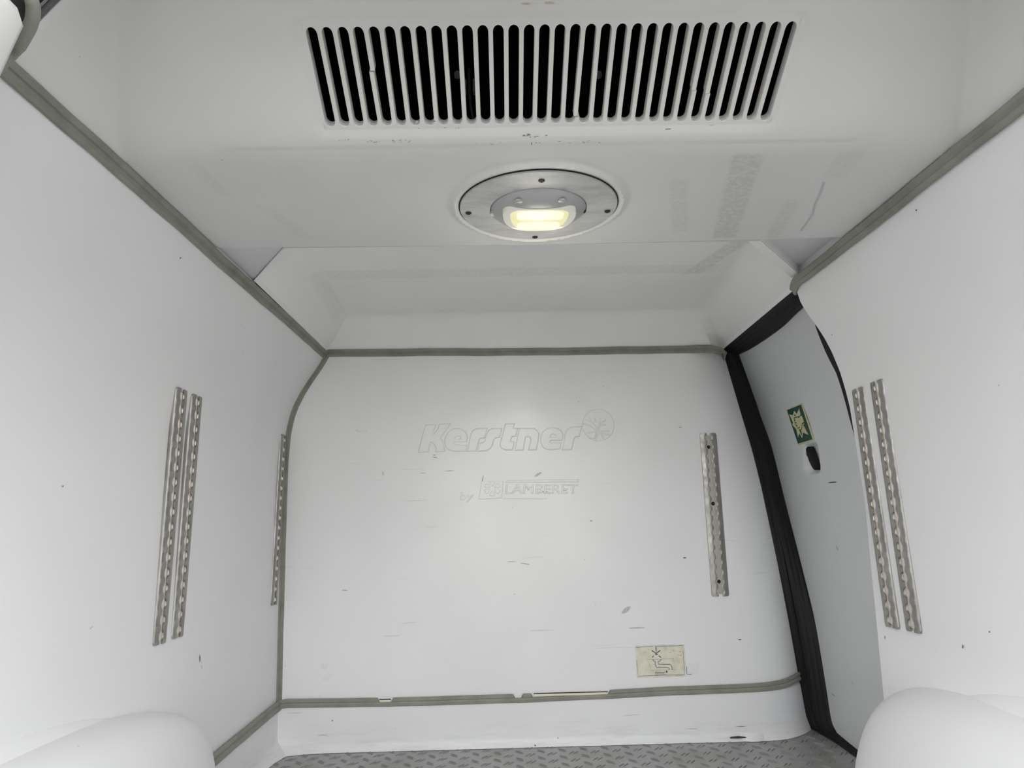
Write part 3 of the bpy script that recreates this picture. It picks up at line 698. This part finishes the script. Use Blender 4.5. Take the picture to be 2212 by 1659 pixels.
# ------------------------------------------------------------------ load tracks
def track(name, label, origin, ez, en, length, wd=.050, screws=(), grp='aluminium load tracks on the walls', skirt=0, fac=.009):
    """origin = lower end on the wall, ez = direction along the track, en = normal into the room"""
    O = np.array(origin, float); ez = np.array(ez, float); ez /= np.linalg.norm(ez); en = np.array(en, float); en -= ez*np.dot(en, ez); en /= np.linalg.norm(en); eu = np.cross(ez, en)
    t = thing(name, label, 'load track', tuple(O), grp)
    def P3(u, v, h):
        p = O+eu*u+ez*v+en*h
        return tuple(p)
    nh = 17; ptc = length/nh; r = .0110; neck = .0055; hw = wd/2
    vs = [0]
    for k_ in range(nh):
        c = ptc*(k_+.5); a0 = math.asin(neck/r)
        for a in np.linspace(math.pi-a0*1.0, a0, 11)[0:]: vs.append(c - r*math.cos(math.pi-a))
    vs.append(length); vs = sorted(set(round(float(v), 6) for v in vs))
    def g(v):
        k_ = min(nh-1, max(0, int(v/ptc))); d = abs(v-ptc*(k_+.5))
        return max(neck, math.sqrt(max(0, r*r-d*d)))
    for s_ in (-1, 1):
        V = []; F = []
        for v in vs:
            cr = max(0, 1-min(v, length-v)/.004)*.003      # rounded outer corners
            gi = g(v)
            for (u, h) in ((hw-cr, -skirt), (hw-cr, .0), (hw-cr-.0008, .0018), (hw-fac-cr*.3, .0036), (gi+.0025, .0046), (gi+.0008, .0044), (gi, .0038), (gi, .0024), (.0105 if gi < .0105 else gi, .0020)):
                V.append(P3(s_*u, v, h))
        m = 9
        for i in range(len(vs)-1):
            for j in range(m-1): F.append((i*m+j, i*m+j+1, (i+1)*m+j+1, (i+1)*m+j))
        F += [tuple(range(m)), tuple(range((len(vs)-1)*m, len(vs)*m))]
        mk('flange', V, F, M['alu'], parent=t, smooth=35)
    V, F = join([(lambda vf: ([P3(*p) for p in vf[0]], vf[1]))(boxvf(-.0108, .0108, .007, length-.007, 0.0002, .0018)),
                 (lambda vf: ([P3(*p) for p in vf[0]], vf[1]))(boxvf(-.0012, .0012, .007, length-.007, .0016, .0024)),
                 (lambda vf: ([P3(*p) for p in vf[0]], vf[1]))(boxvf(-.0118, -.0104, .007, length-.007, .0002, .0025)),
                 (lambda vf: ([P3(*p) for p in vf[0]], vf[1]))(boxvf(.0104, .0118, .007, length-.007, .0002, .0025))])
    mk('channel', V, F, M['channel'], parent=t)
    for k_ in screws:
        v0 = length-ptc*(k_+.5)
        V, F = place(lathe([(.0060, .001), (.0056, .0034), (.0042, .0042), (.0026, .0036), (.0020, .0026), (.0001, .0024)], 20), lambda a, b, c: P3(a-.002, v0+b, c)); s_ = mk('screw', V, F, M['screw'], parent=t, smooth=40)
        V, F = place(lathe([(.0024, .0044), (.0001, .0044)], 8), lambda a, b, c: P3(a-.002, v0+b, c)); mk('screw_recess', V, F, M['screwhole'], parent=s_)
    return t
def wtrack(label, xw, sgn, ytop, ybot, ztop, zbot, screws=(), wd=.050):
    a = np.array((xw(zbot), ybot, zbot)); b = np.array((xw(ztop), ytop, ztop)); return track('load_track', label, a, b-a, (sgn, 0, 0), float(np.linalg.norm(b-a)), wd, screws, skirt=.004, fac=.003)
wtrack('aluminium load track on left wall, nearer one of the pair', lx, 1, 1.428, 1.412, .267, -.2245)
wtrack('aluminium load track on left wall, further one of the pair', lx, 1, 1.5015, 1.487, .2655, -.2245)
wtrack('lone aluminium load track on left wall beside the bulkhead corner', lx, 1, 2.117, 2.09, .2495, -.2345)
wtrack('aluminium load track on right wall, one closer to the side door', rx, -1, 1.481, 1.472, .249, -.238)
wtrack('aluminium load track on right wall, one further from the side door', rx, -1, 1.403, 1.396, .2505, -.2345)
track('load_track', 'aluminium load track screwed upright to the bulkhead left of the side door', (.630, YB-.0004, -.248), (-.002, 0, .48), (0, -1, 0), .480, .0515, (1, 7, 15))

# ------------------------------------------------------------------ lettering moulded into the bulkhead
LETTERS = [[[(-0.2322, 0.2743), (-0.2016, 0.2756), (-0.2047, 0.2661), (-0.2109, 0.2447), (-0.2017, 0.2522), (-0.1941, 0.2628), (-0.1902, 0.2765), (-0.1573, 0.2766), (-0.1681, 0.2607), (-0.1865, 0.2366), (-0.179, 0.2196), (-0.1746, 0.1944), (-0.2019, 0.1935), (-0.2003, 0.2048), (-0.2049, 0.2156), (-0.2162, 0.225), (-0.2208, 0.2098), (-0.2239, 0.1939), (-0.2534, 0.1931), (-0.2428, 0.2362)]], [[(-0.1082, 0.2215), (-0.105, 0.2348), (-0.1072, 0.2456), (-0.1147, 0.255), (-0.1269, 0.2614), (-0.1376, 0.2628), (-0.1513, 0.2596), (-0.1621, 0.2529), (-0.1698, 0.2423), (-0.1736, 0.2287), (-0.1737, 0.2149), (-0.1684, 0.2042), (-0.1594, 0.1971), (-0.1442, 0.193), (-0.1116, 0.1931), (-0.1076, 0.2112), (-0.141, 0.2119), (-0.1463, 0.2171), (-0.1455, 0.2219)], [(-0.1462, 0.2299), (-0.1431, 0.2356), (-0.137, 0.2398), (-0.1271, 0.2384), (-0.1244, 0.2337), (-0.1287, 0.2295)]], [[(-0.1063, 0.1929), (-0.0999, 0.221), (-0.095, 0.2423), (-0.0888, 0.2544), (-0.0765, 0.2603), (-0.0452, 0.2609), (-0.054, 0.2322), (-0.0647, 0.2317), (-0.0701, 0.2272), (-0.0782, 0.1931)]], [[(-0.0729, 0.1922), (-0.0672, 0.2172), (-0.0573, 0.2185), (-0.0518, 0.2245), (-0.0478, 0.2413), (-0.0399, 0.2549), (-0.0276, 0.26), (-0.0001, 0.2595), (-0.0082, 0.2328), (-0.0205, 0.2315), (-0.0259, 0.2255), (-0.03, 0.2088), (-0.0378, 0.1983), (-0.0485, 0.1928)]], [[(0.0109, 0.2731), (0.0377, 0.2725), (0.0339, 0.2598), (0.0481, 0.2595), (0.0414, 0.2351), (0.0292, 0.2343), (0.0243, 0.2199), (0.0365, 0.2181), (0.0306, 0.1941), (0.0093, 0.194), (-0.0028, 0.1998), (-0.0071, 0.2114), (0.0011, 0.2402)]], [[(0.0378, 0.1929), (0.0531, 0.2594), (0.0945, 0.2585), (0.1058, 0.2526), (0.1123, 0.241), (0.1086, 0.2165), (0.1025, 0.193), (0.0797, 0.1928), (0.0873, 0.22), (0.0853, 0.2308), (0.077, 0.2348), (0.0708, 0.2311), (0.0629, 0.1928)]], [[(0.182, 0.2196), (0.1849, 0.2364), (0.1799, 0.2487), (0.1695, 0.2559), (0.1542, 0.2593), (0.1373, 0.2558), (0.1247, 0.2468), (0.1174, 0.2317), (0.1169, 0.2164), (0.1219, 0.2025), (0.1323, 0.1939), (0.1474, 0.1913), (0.175, 0.1945), (0.179, 0.212), (0.1481, 0.2119), (0.1433, 0.2158), (0.1468, 0.2203)], [(0.1444, 0.2288), (0.1481, 0.2364), (0.1551, 0.2401), (0.1627, 0.2361), (0.1655, 0.2288)]], [[(0.1817, 0.1906), (0.1879, 0.2148), (0.1917, 0.2362), (0.1984, 0.2514), (0.211, 0.2589), (0.2433, 0.261), (0.2344, 0.2307), (0.2221, 0.2294), (0.218, 0.2234), (0.2099, 0.1912)]]]
SNOW = [[(0.2674, 0.287), (0.2732, 0.2776), (0.2877, 0.2588), (0.2948, 0.2463), (0.3104, 0.2184)], [(0.2466, 0.2681), (0.2664, 0.2639), (0.2813, 0.2528), (0.2948, 0.2463), (0.3143, 0.2367), (0.331, 0.2317)], [(0.3012, 0.2863), (0.2973, 0.2678), (0.2948, 0.2463), (0.2862, 0.225), (0.2858, 0.2158)], [(0.2563, 0.241), (0.2948, 0.2448), (0.327, 0.2456)], [(0.258, 0.2826), (0.276, 0.2714)], [(0.2828, 0.2867), (0.2883, 0.2711)], [(0.3179, 0.2798), (0.2972, 0.2648), (0.3172, 0.2651)], [(0.2618, 0.2271), (0.2801, 0.2251), (0.2854, 0.2404)]]
EMBLEM_C = (0.2941, 0.2641)
BOX = [(-0.064, 0.1008), (0.0005, 0.1003), (-0.0046, 0.051), (-0.0737, 0.0485)]
PETALS = [[(-0.0325, 0.0863), (-0.0381, 0.0924), (-0.0397, 0.0989), (-0.0323, 0.1012), (-0.0249, 0.0986), (-0.0268, 0.0921)], [(-0.0397, 0.0829), (-0.0486, 0.0819), (-0.0559, 0.084), (-0.0546, 0.0907), (-0.0484, 0.0948), (-0.0428, 0.0901)], [(-0.0398, 0.0758), (-0.0431, 0.0687), (-0.0489, 0.0643), (-0.0549, 0.0687), (-0.0561, 0.0754), (-0.0486, 0.0772)], [(-0.0328, 0.0721), (-0.0273, 0.066), (-0.0257, 0.0595), (-0.033, 0.0572), (-0.0403, 0.0598), (-0.0385, 0.0663)], [(-0.0256, 0.0755), (-0.0168, 0.0765), (-0.0094, 0.0744), (-0.0108, 0.0677), (-0.0169, 0.0636), (-0.0226, 0.0683)], [(-0.0255, 0.0826), (-0.0222, 0.0897), (-0.0164, 0.0941), (-0.0103, 0.0897), (-0.0092, 0.083), (-0.0167, 0.0812)]]
BAR = [(0.0134, 0.1028), (0.2279, 0.1004), (0.2267, 0.0935), (0.0086, 0.097)]
BAR2 = [(-0.0009, 0.05), (0.1307, 0.0477), (0.1306, 0.0454), (-0.0009, 0.048)]
LAM = [(0.0041, 0.0639), (0.2253, 0.059), (0.0047, 0.0927)]
BY = [(-0.1313, 0.0483), (-0.0873, 0.0473), (-0.1311, 0.0724)]
ST = {
 'outer': [(0.3712, -0.3787), (0.5152, -0.3781), (0.5141, -0.4674), (0.3724, -0.4678)],
 'frame': [[(0.374, -0.3836), (0.4238, -0.3828)], [(0.4287, -0.3826), (0.5101, -0.3821), (0.5101, -0.3878)], [(0.5098, -0.3993), (0.5103, -0.4611), (0.3764, -0.4623), (0.3747, -0.4189)]],
 'thick': [[(0.4193, -0.3931), (0.4326, -0.402), (0.4444, -0.3931)]],
 'arcs': [[(0.4196, -0.4122), (0.4248, -0.4076)], [(0.4286, -0.4048), (0.4364, -0.405)], [(0.4387, -0.4079), (0.4453, -0.4132)]],
 'pipe': [[(0.4199, -0.4183), (0.4239, -0.4224), (0.4274, -0.4237), (0.4272, -0.4317), (0.429, -0.4374), (0.4325, -0.4409), (0.4349, -0.4396), (0.4639, -0.4408), (0.4661, -0.4435), (0.4662, -0.4474)], [(0.4462, -0.4178), (0.4408, -0.4228), (0.4365, -0.4237), (0.4366, -0.4285), (0.4385, -0.4314), (0.4704, -0.4327), (0.4744, -0.4374), (0.4758, -0.4477)]],
 'thin': [[(0.4193, -0.4177), (0.4048, -0.418), (0.4113, -0.4313), (0.4146, -0.4473), (0.4858, -0.4474), (0.4801, -0.4169), (0.4466, -0.4175)], [(0.4199, -0.4178), (0.4459, -0.4178)]],
 'noz': [[(0.43, -0.3849), (0.4336, -0.3848), (0.4338, -0.402)], [(0.4311, -0.3859), (0.4301, -0.3951)]],
 'stream': [(0.4311, -0.4123), (0.4342, -0.4124), (0.434, -0.4387), (0.4309, -0.4363)],
 'txt': [(0.4255, -0.4567), (0.4538, -0.4568), (0.4264, -0.451)],
 'txt2': [(0.4259, -0.4599), (0.4567, -0.4595), (0.426, -0.4578)],
 'num': [(0.4814, -0.4649), (0.5052, -0.4646), (0.4816, -0.4626)],
 'dot': [(0.4589, -0.4522)],
 'rem': [[(0.5171, -0.4396), (0.5169, -0.4607), (0.5296, -0.461)]],
 'remo': [(0.5153, -0.4315), (0.5565, -0.4303), (0.5498, -0.4575), (0.5225, -0.4682), (0.5148, -0.4657)],
}

def curve_mesh(name, loops, y, ext, bev, m_, parent, flip=False):
    cu = bpy.data.curves.new('tmp', 'CURVE'); cu.dimensions = '2D'; cu.fill_mode = 'BOTH'; cu.extrude = ext; cu.bevel_depth = bev; cu.bevel_resolution = 2; cu.offset = -bev*.6
    for lp_ in loops:
        s_ = cu.splines.new('POLY'); s_.points.add(len(lp_)-1); s_.use_cyclic_u = True
        for i, (a, b) in enumerate(lp_): s_.points[i].co = (a, b, 0, 1)
    ob = bpy.data.objects.new('tmp', cu); C.objects.link(ob); bpy.context.view_layer.update()
    me = bpy.data.meshes.new_from_object(ob.evaluated_get(bpy.context.evaluated_depsgraph_get()))
    V = [(v.co.x, y-v.co.z, v.co.y) for v in me.vertices]; F = [tuple(p.vertices) for p in me.polygons]
    bpy.data.objects.remove(ob); bpy.data.curves.remove(cu); bpy.data.meshes.remove(me)
    return mk(name, V, F, m_, parent=parent, smooth=50)
def text_mesh(name, body, box, y, ext, bev, off, shear, m_, parent, scale=None):
    """box = [lower-left, lower-right, upper-left] of the cap height in the bulkhead plane; bev in font units"""
    cu = bpy.data.curves.new('tmp', 'FONT'); cu.body = body; cu.size = 1; cu.shear = shear; cu.offset = off; cu.extrude = 0.001 if bev else 0; cu.bevel_depth = bev; cu.bevel_resolution = 1; cu.resolution_u = 4
    ob = bpy.data.objects.new('tmp', cu); C.objects.link(ob); bpy.context.view_layer.update()
    me = bpy.data.meshes.new_from_object(ob.evaluated_get(bpy.context.evaluated_depsgraph_get()))
    xs_ = [v.co.x for v in me.vertices]; x0, x1 = min(xs_), max(xs_); y1 = .73 if scale is None else scale; zm = max(1e-6, bev)
    p0, p1, p2 = [np.array(q) for q in box]; V = []
    for v in me.vertices:
        q = p0+(p1-p0)*((v.co.x-x0)/(x1-x0))+(p2-p0)*(v.co.y/y1); V.append((q[0], y-(ext*v.co.z/zm if bev else 0), q[1]))
    F = [tuple(p.vertices) for p in me.polygons]
    bpy.data.objects.remove(ob); bpy.data.curves.remove(cu); bpy.data.meshes.remove(me)
    return mk(name, V, F, m_, parent=parent, smooth=50 if bev else None)
for lt in LETTERS: curve_mesh('raised_letter', lt, YB+.0006, .0002, .0042, M['front'], wf)
ring = [[(EMBLEM_C[0]+.0485*math.cos(a), EMBLEM_C[1]+.0485*math.sin(a)) for a in np.linspace(0, 2*math.pi, 48)[:-1]]]
em = curve_mesh('raised_emblem', ring, YB, .0001, .0022, M['front'], wf)
for a in SNOW:
    P = [(x, YB-.0028, z) for x, z in a]
    V, F = tubevf(smoothpath(P, 4), .0021, 8); mk('snowflake_arm', V, F, M['front'], parent=em, smooth=60)
sb = curve_mesh('raised_badge', [BOX], YB, .0001, .0020, M['front'], wf)
for p in PETALS: curve_mesh('petal', [p], YB-.0018, .0001, .0020, M['front'], sb)
curve_mesh('raised_bar', [BAR], YB, .0001, .0026, M['front'], wf); curve_mesh('raised_bar', [BAR2], YB, .0001, .0012, M['front'], wf)
text_mesh('raised_lettering', 'LAMBERET', LAM, YB+.0004, .0034, .040, -.022, .10, M['front'], wf)
text_mesh('raised_lettering', 'by', BY, YB+.0004, .0030, .035, -.018, .15, M['front'], wf, scale=.75)

# scuffs and nicks on the liners
def scuff(parent, axis, c, L_, wd, ang, m_='scuff'):
    pts = []
    for a in range(8):
        th = 2*math.pi*a/8; u, v = L_/2*math.cos(th)*(1+.2*rs.uniform(-1, 1)), wd/2*math.sin(th)*(1+.3*rs.uniform(-1, 1))
        p, q = u*math.cos(ang)-v*math.sin(ang), u*math.sin(ang)+v*math.cos(ang)
        if axis == 'y': pts.append((c[0]+p, c[1]-.0006, c[2]+q))
        elif axis == 'x+': pts.append((lx(c[2]+q)+.0008, c[1]+p, c[2]+q))
        elif axis == 'x-': pts.append((rx(c[2]+q)-.0008, c[1]+p, c[2]+q))
        else: pts.append((doorx(c[2]+q)-.0008, c[1]+p, c[2]+q))
    mk('scuff_mark', pts, [tuple(range(8))], M[m_], parent=parent)
for (x, z, L_, wd, ang, m_) in ((.6767, -.370, .010, .0026, 0, 'scuffdark'), (.5321, -.1357, .011, .0035, 0, 'scuffdark'), (-.467, -.2045, .016, .002, -.1, 'scuff'), (-.360, .1325, .0018, .018, .1, 'scuff'),
        (-.206, .1834, .008, .0018, 0, 'scuffdark'), (-.204, .176, .014, .0018, -.2, 'scuff'), (-.062, .105, .002, .030, -.25, 'scuff'), (.105, .118, .026, .006, .5, 'scuffpale'), (.115, .066, .045, .0016, .03, 'scuffdark'), (.185, .068, .014, .0012, .05, 'scuffdark'),
        (-.16, .135, .035, .0012, 0, 'scuff'), (-.24, .13, .020, .001, 0, 'scuff'), (.26, -.022, .007, .003, -.5, 'scuff'), (-.44, .264, .0026, .0026, 0, 'scuff'), (-.413, .264, .002, .002, 0, 'scuff'), (.02, -.135, .03, .0012, 0, 'scuff'), (.06, -.142, .03, .002, -.2, 'scuff'),
        (-.33, -.335, .06, .0012, 0, 'scuffpale'), (-.28, -.30, .05, .001, .1, 'scuffpale'), (.35, -.28, .03, .012, .6, 'scuffpale'), (.38, -.33, .05, .004, 0, 'scuffpale'), (.545, .252, .009, .0014, 0, 'scuff'), (.10, -.33, .08, .0012, 0, 'scuffpale')):
    scuff(wf, 'y', (x, YB, z), L_, wd, ang, m_)
for (x, z, L_, wd, ang, m_) in ((-.60, -.535, .05, .0016, 0, 'scuffpale'), (-.52, -.595, .03, .0012, 0, 'scuff'), (-.494, -.558, .004, .004, 0, 'scuff'), (.075, -.634, .004, .004, 0, 'scuffdark'), (.52, -.605, .03, .0012, 0, 'scuff'), (.66, -.603, .03, .0015, 0, 'scuff'), (.645, -.628, .055, .006, 0, 'scuffdark'), (.35, -.565, .05, .0014, .05, 'scuffpale'), (.14, -.62, .003, .003, 0, 'scuff')):
    scuff(bf, 'y', (x, YB-.018 if z < -.62 else YB-.0065, z), L_, wd, ang, m_)
for (y, z, L_, wd, ang, m_) in ((1.603, -.2856, .006, .014, .2, 'scuff'), (1.615, -.305, .003, .008, .2, 'scuffpale'), (1.076, .0574, .003, .003, 0, 'scuff'), (1.2, .46, .003, .003, 0, 'scuffdark'), (1.18, -.16, .01, .002, .4, 'scuffpale')):
    scuff(wl, 'x+', (0, y, z), L_, wd, ang, m_)
for (y, z, L_, wd, ang, m_) in ((1.1775, -.2005, .004, .003, 0, 'scuff'), (1.2515, -.2359, .004, .007, .5, 'scuff'), (1.50, .372, .003, .003, 0, 'scuffdark'), (1.07, .47, .003, .003, 0, 'scuffdark'), (1.506, -.262, .003, .008, .4, 'scuff'), (1.293, -.08, .002, .010, 0, 'scuffpale'), (1.445, .03, .003, .003, 0, 'scuff')):
    scuff(wr, 'x-', (0, y, z), L_, wd, ang, m_)
for (y, z, L_, wd, ang, m_) in ((1.9127, .0669, .050, .0035, 0, 'scuffdark'), (1.9584, -.1077, .02, .009, .9, 'scuffpale'), (2.12, -.52, .03, .002, .1, 'scuff'), (1.99, -.46, .02, .006, .7, 'scuffpale')):
    scuff(do, 'd', (0, y, z), L_, wd, ang, m_)
# sealant smear where the upstand is torn near the side door
V, F = place(grid(list(np.linspace(.655, .735, 16)), list(np.linspace(0, 1, 6)), lambda x, t: (x, t, 0)), lambda x, t, c: (x, YB-.008-.014*t*math.sin((x-.655)/.08*math.pi)**.6+.012*max(0, (x-.7)/.04)**2, -.618-.0215*t))
mk('torn_sealant', V, F, M['base'], parent=bf, smooth=60)

# ------------------------------------------------------------------ instruction sticker on the bulkhead
y = YB
stt = thing('instruction_sticker', 'cream instruction sticker with drain pipe drawing low on the bulkhead', 'sticker', (ST['outer'][3][0], y, ST['outer'][3][1]))
def flat(loop, yy_, name, m_, par): 
    n_ = len(loop); return mk(name, [(p[0], yy_, p[1]) for p in loop], [tuple(range(n_))], m_, parent=par)
V, F = prism(ST['outer'], 'xz', y-.0001, y-.0006); mk('backing', V, F, M['cream'], parent=stt)
def line(pts, wd, yy_, name, m_, par):
    a, b = strip2d(pts, wd); return mk(name, [(p[0], yy_, p[1]) for p in a], b, m_, parent=par)
for p in ST['frame']: line(p, .0014, y-.0008, 'printed_frame', M['inkgrey'], stt)
for p in ST['thick']: line(p, .0026, y-.0009, 'printed_line', M['ink'], stt)
for p in ST['arcs']: line(p, .0022, y-.0009, 'printed_line', M['ink'], stt)
flat(ST['stream'], y-.0008, 'printed_water', M['paleblue'], stt)
for p in ST['thin']: line(p, .0010, y-.0010, 'printed_line', M['inkpale'], stt)
for p in ST['pipe']: line(p, .0021, y-.0011, 'printed_pipe', M['inkgrey'], stt)
for p in ST['noz']: line(p, .0016, y-.0010, 'printed_line', M['inkgrey'], stt)
text_mesh('printed_name', 'Kerstner', ST['txt'], y-.0009, 0, 0, .02, .2, M['ink'], stt)
a, b, c = ST['txt2']; line([a, b], .0010, y-.0009, 'printed_line', M['inkgrey'], stt)
text_mesh('printed_code', '90002130', ST['num'], y-.0009, 0, 0, 0, 0, M['inkgrey'], stt)
e = ST['dot'][0]; flat([(e[0]+.0026*math.cos(t), e[1]+.0032*math.sin(t)) for t in np.linspace(0, 6.28, 13)[:-1]], y-.0009, 'printed_emblem', M['redink'], stt)
for i in range(16):
    p0 = np.array(ST['outer'][0]); u, v = rs.uniform(.15, .95), rs.uniform(.10, .35)
    q = p0 + (np.array(ST['outer'][1])-p0)*u + (np.array(ST['outer'][3])-p0)*v; L_ = rs.uniform(.001, .004)
    flat([(q[0]+L_*math.cos(t), q[1]+.0006*math.sin(t)) for t in np.linspace(0, 6.28, 9)[:-1]], y-.00085, 'worn_spot', M['inkpale'], stt)
rm = thing('sticker_remnant', 'clear torn sticker remnant with printed corner line right of the cream sticker', 'sticker', (ST['remo'][3][0], y, ST['remo'][3][1]))
V, F = prism(ST['remo'], 'xz', y-.0001, y-.0004); mk('film', V, F, M['film'], parent=rm)
for p in ST['rem']: line(p, .0018, y-.0006, 'printed_corner', M['inkgrey'], rm)

# ------------------------------------------------------------------ green emergency sign on the side door
sg = thing('emergency_sign', 'green emergency sign with pale fist in a burst above the black lever', 'sign', (.873, 2.03, .183))
def sgx(z): return float(ip(z, [.170, .300], [doorx(.170), doorx(.300)]))
def dm(poly, off, name, m_, par=sg, thick=0):
    n_ = len(poly); V = [(sgx(z)-off, y_, z) for y_, z in poly]; F = [tuple(range(n_))]
    if thick:
        V += [(doorx(z)-.0001, y_, z) for y_, z in poly]; F += [(i, (i+1) % n_, n_+(i+1) % n_, n_+i) for i in range(n_)]
    return mk(name, V, F, m_, parent=par)
def dl2(pts, wd, off, name, m_=None):
    a, b = strip2d(pts, wd); return mk(name, [(sgx(p[1])-off, p[0], p[1]) for p in a], b, m_ or M['green'], parent=sg)
dm([(2.0947, .293), (1.9829, .2948), (1.9655, .1853), (2.0742, .183)], .0014, 'backing', M['glow'], thick=1)
dm([(2.0900, .2897), (1.9872, .2910), (1.9712, .1895), (2.0735, .1872)], .0019, 'printed_field', M['green'])
burst = [(2.0811, .2756), (2.0569, .2699), (2.0403, .2809), (2.0284, .2697), (2.0036, .2822), (2.005, .267), (1.9979, .2668), (2.0139, .2611), (1.9987, .2602), (1.9949, .2416), (2.0098, .2375), (1.995, .2374), (2.0046, .2338), (1.9877, .2037), (2.0179, .2137), (2.0341, .1991), (2.0443, .2149), (2.0611, .2039), (2.0574, .2281), (2.0785, .2438), (2.0685, .25)]
dm(burst, .0025, 'printed_burst', M['glow'])
for p in ([(2.0153, .2595), (2.0431, .2615), (2.0526, .2603), (2.0534, .2561), (2.0547, .2519), (2.0542, .2426), (2.0478, .235), (2.0474, .23), (2.0296, .2303)], [(1.9951, .241), (2.0098, .2375), (2.0185, .2265), (2.0241, .2223)], [(1.9979, .2662), (2.0193, .2576), (2.0287, .261)]):
    dl2(p, .0026, .0031, 'printed_hand_line')
for p in ([(2.0538, .2545), (2.045, .2543)], [(2.0522, .2464), (2.0441, .2458)], [(2.0494, .2376), (2.0418, .2379)]): dl2(p, .0024, .0031, 'printed_finger_line')
dm([(2.0455, .2708), (2.0365, .269), (2.0376, .2651), (2.0461, .2656), (2.0445, .2685)], .0031, 'printed_thumb', M['green'])
dm([(2.0381, .2252), (2.0293, .2251), (2.0256, .2128), (2.0336, .2052)], .0031, 'printed_hammer', M['green'])
for o in bpy.data.objects:
    if '_off' in o.keys(): del o['_off']
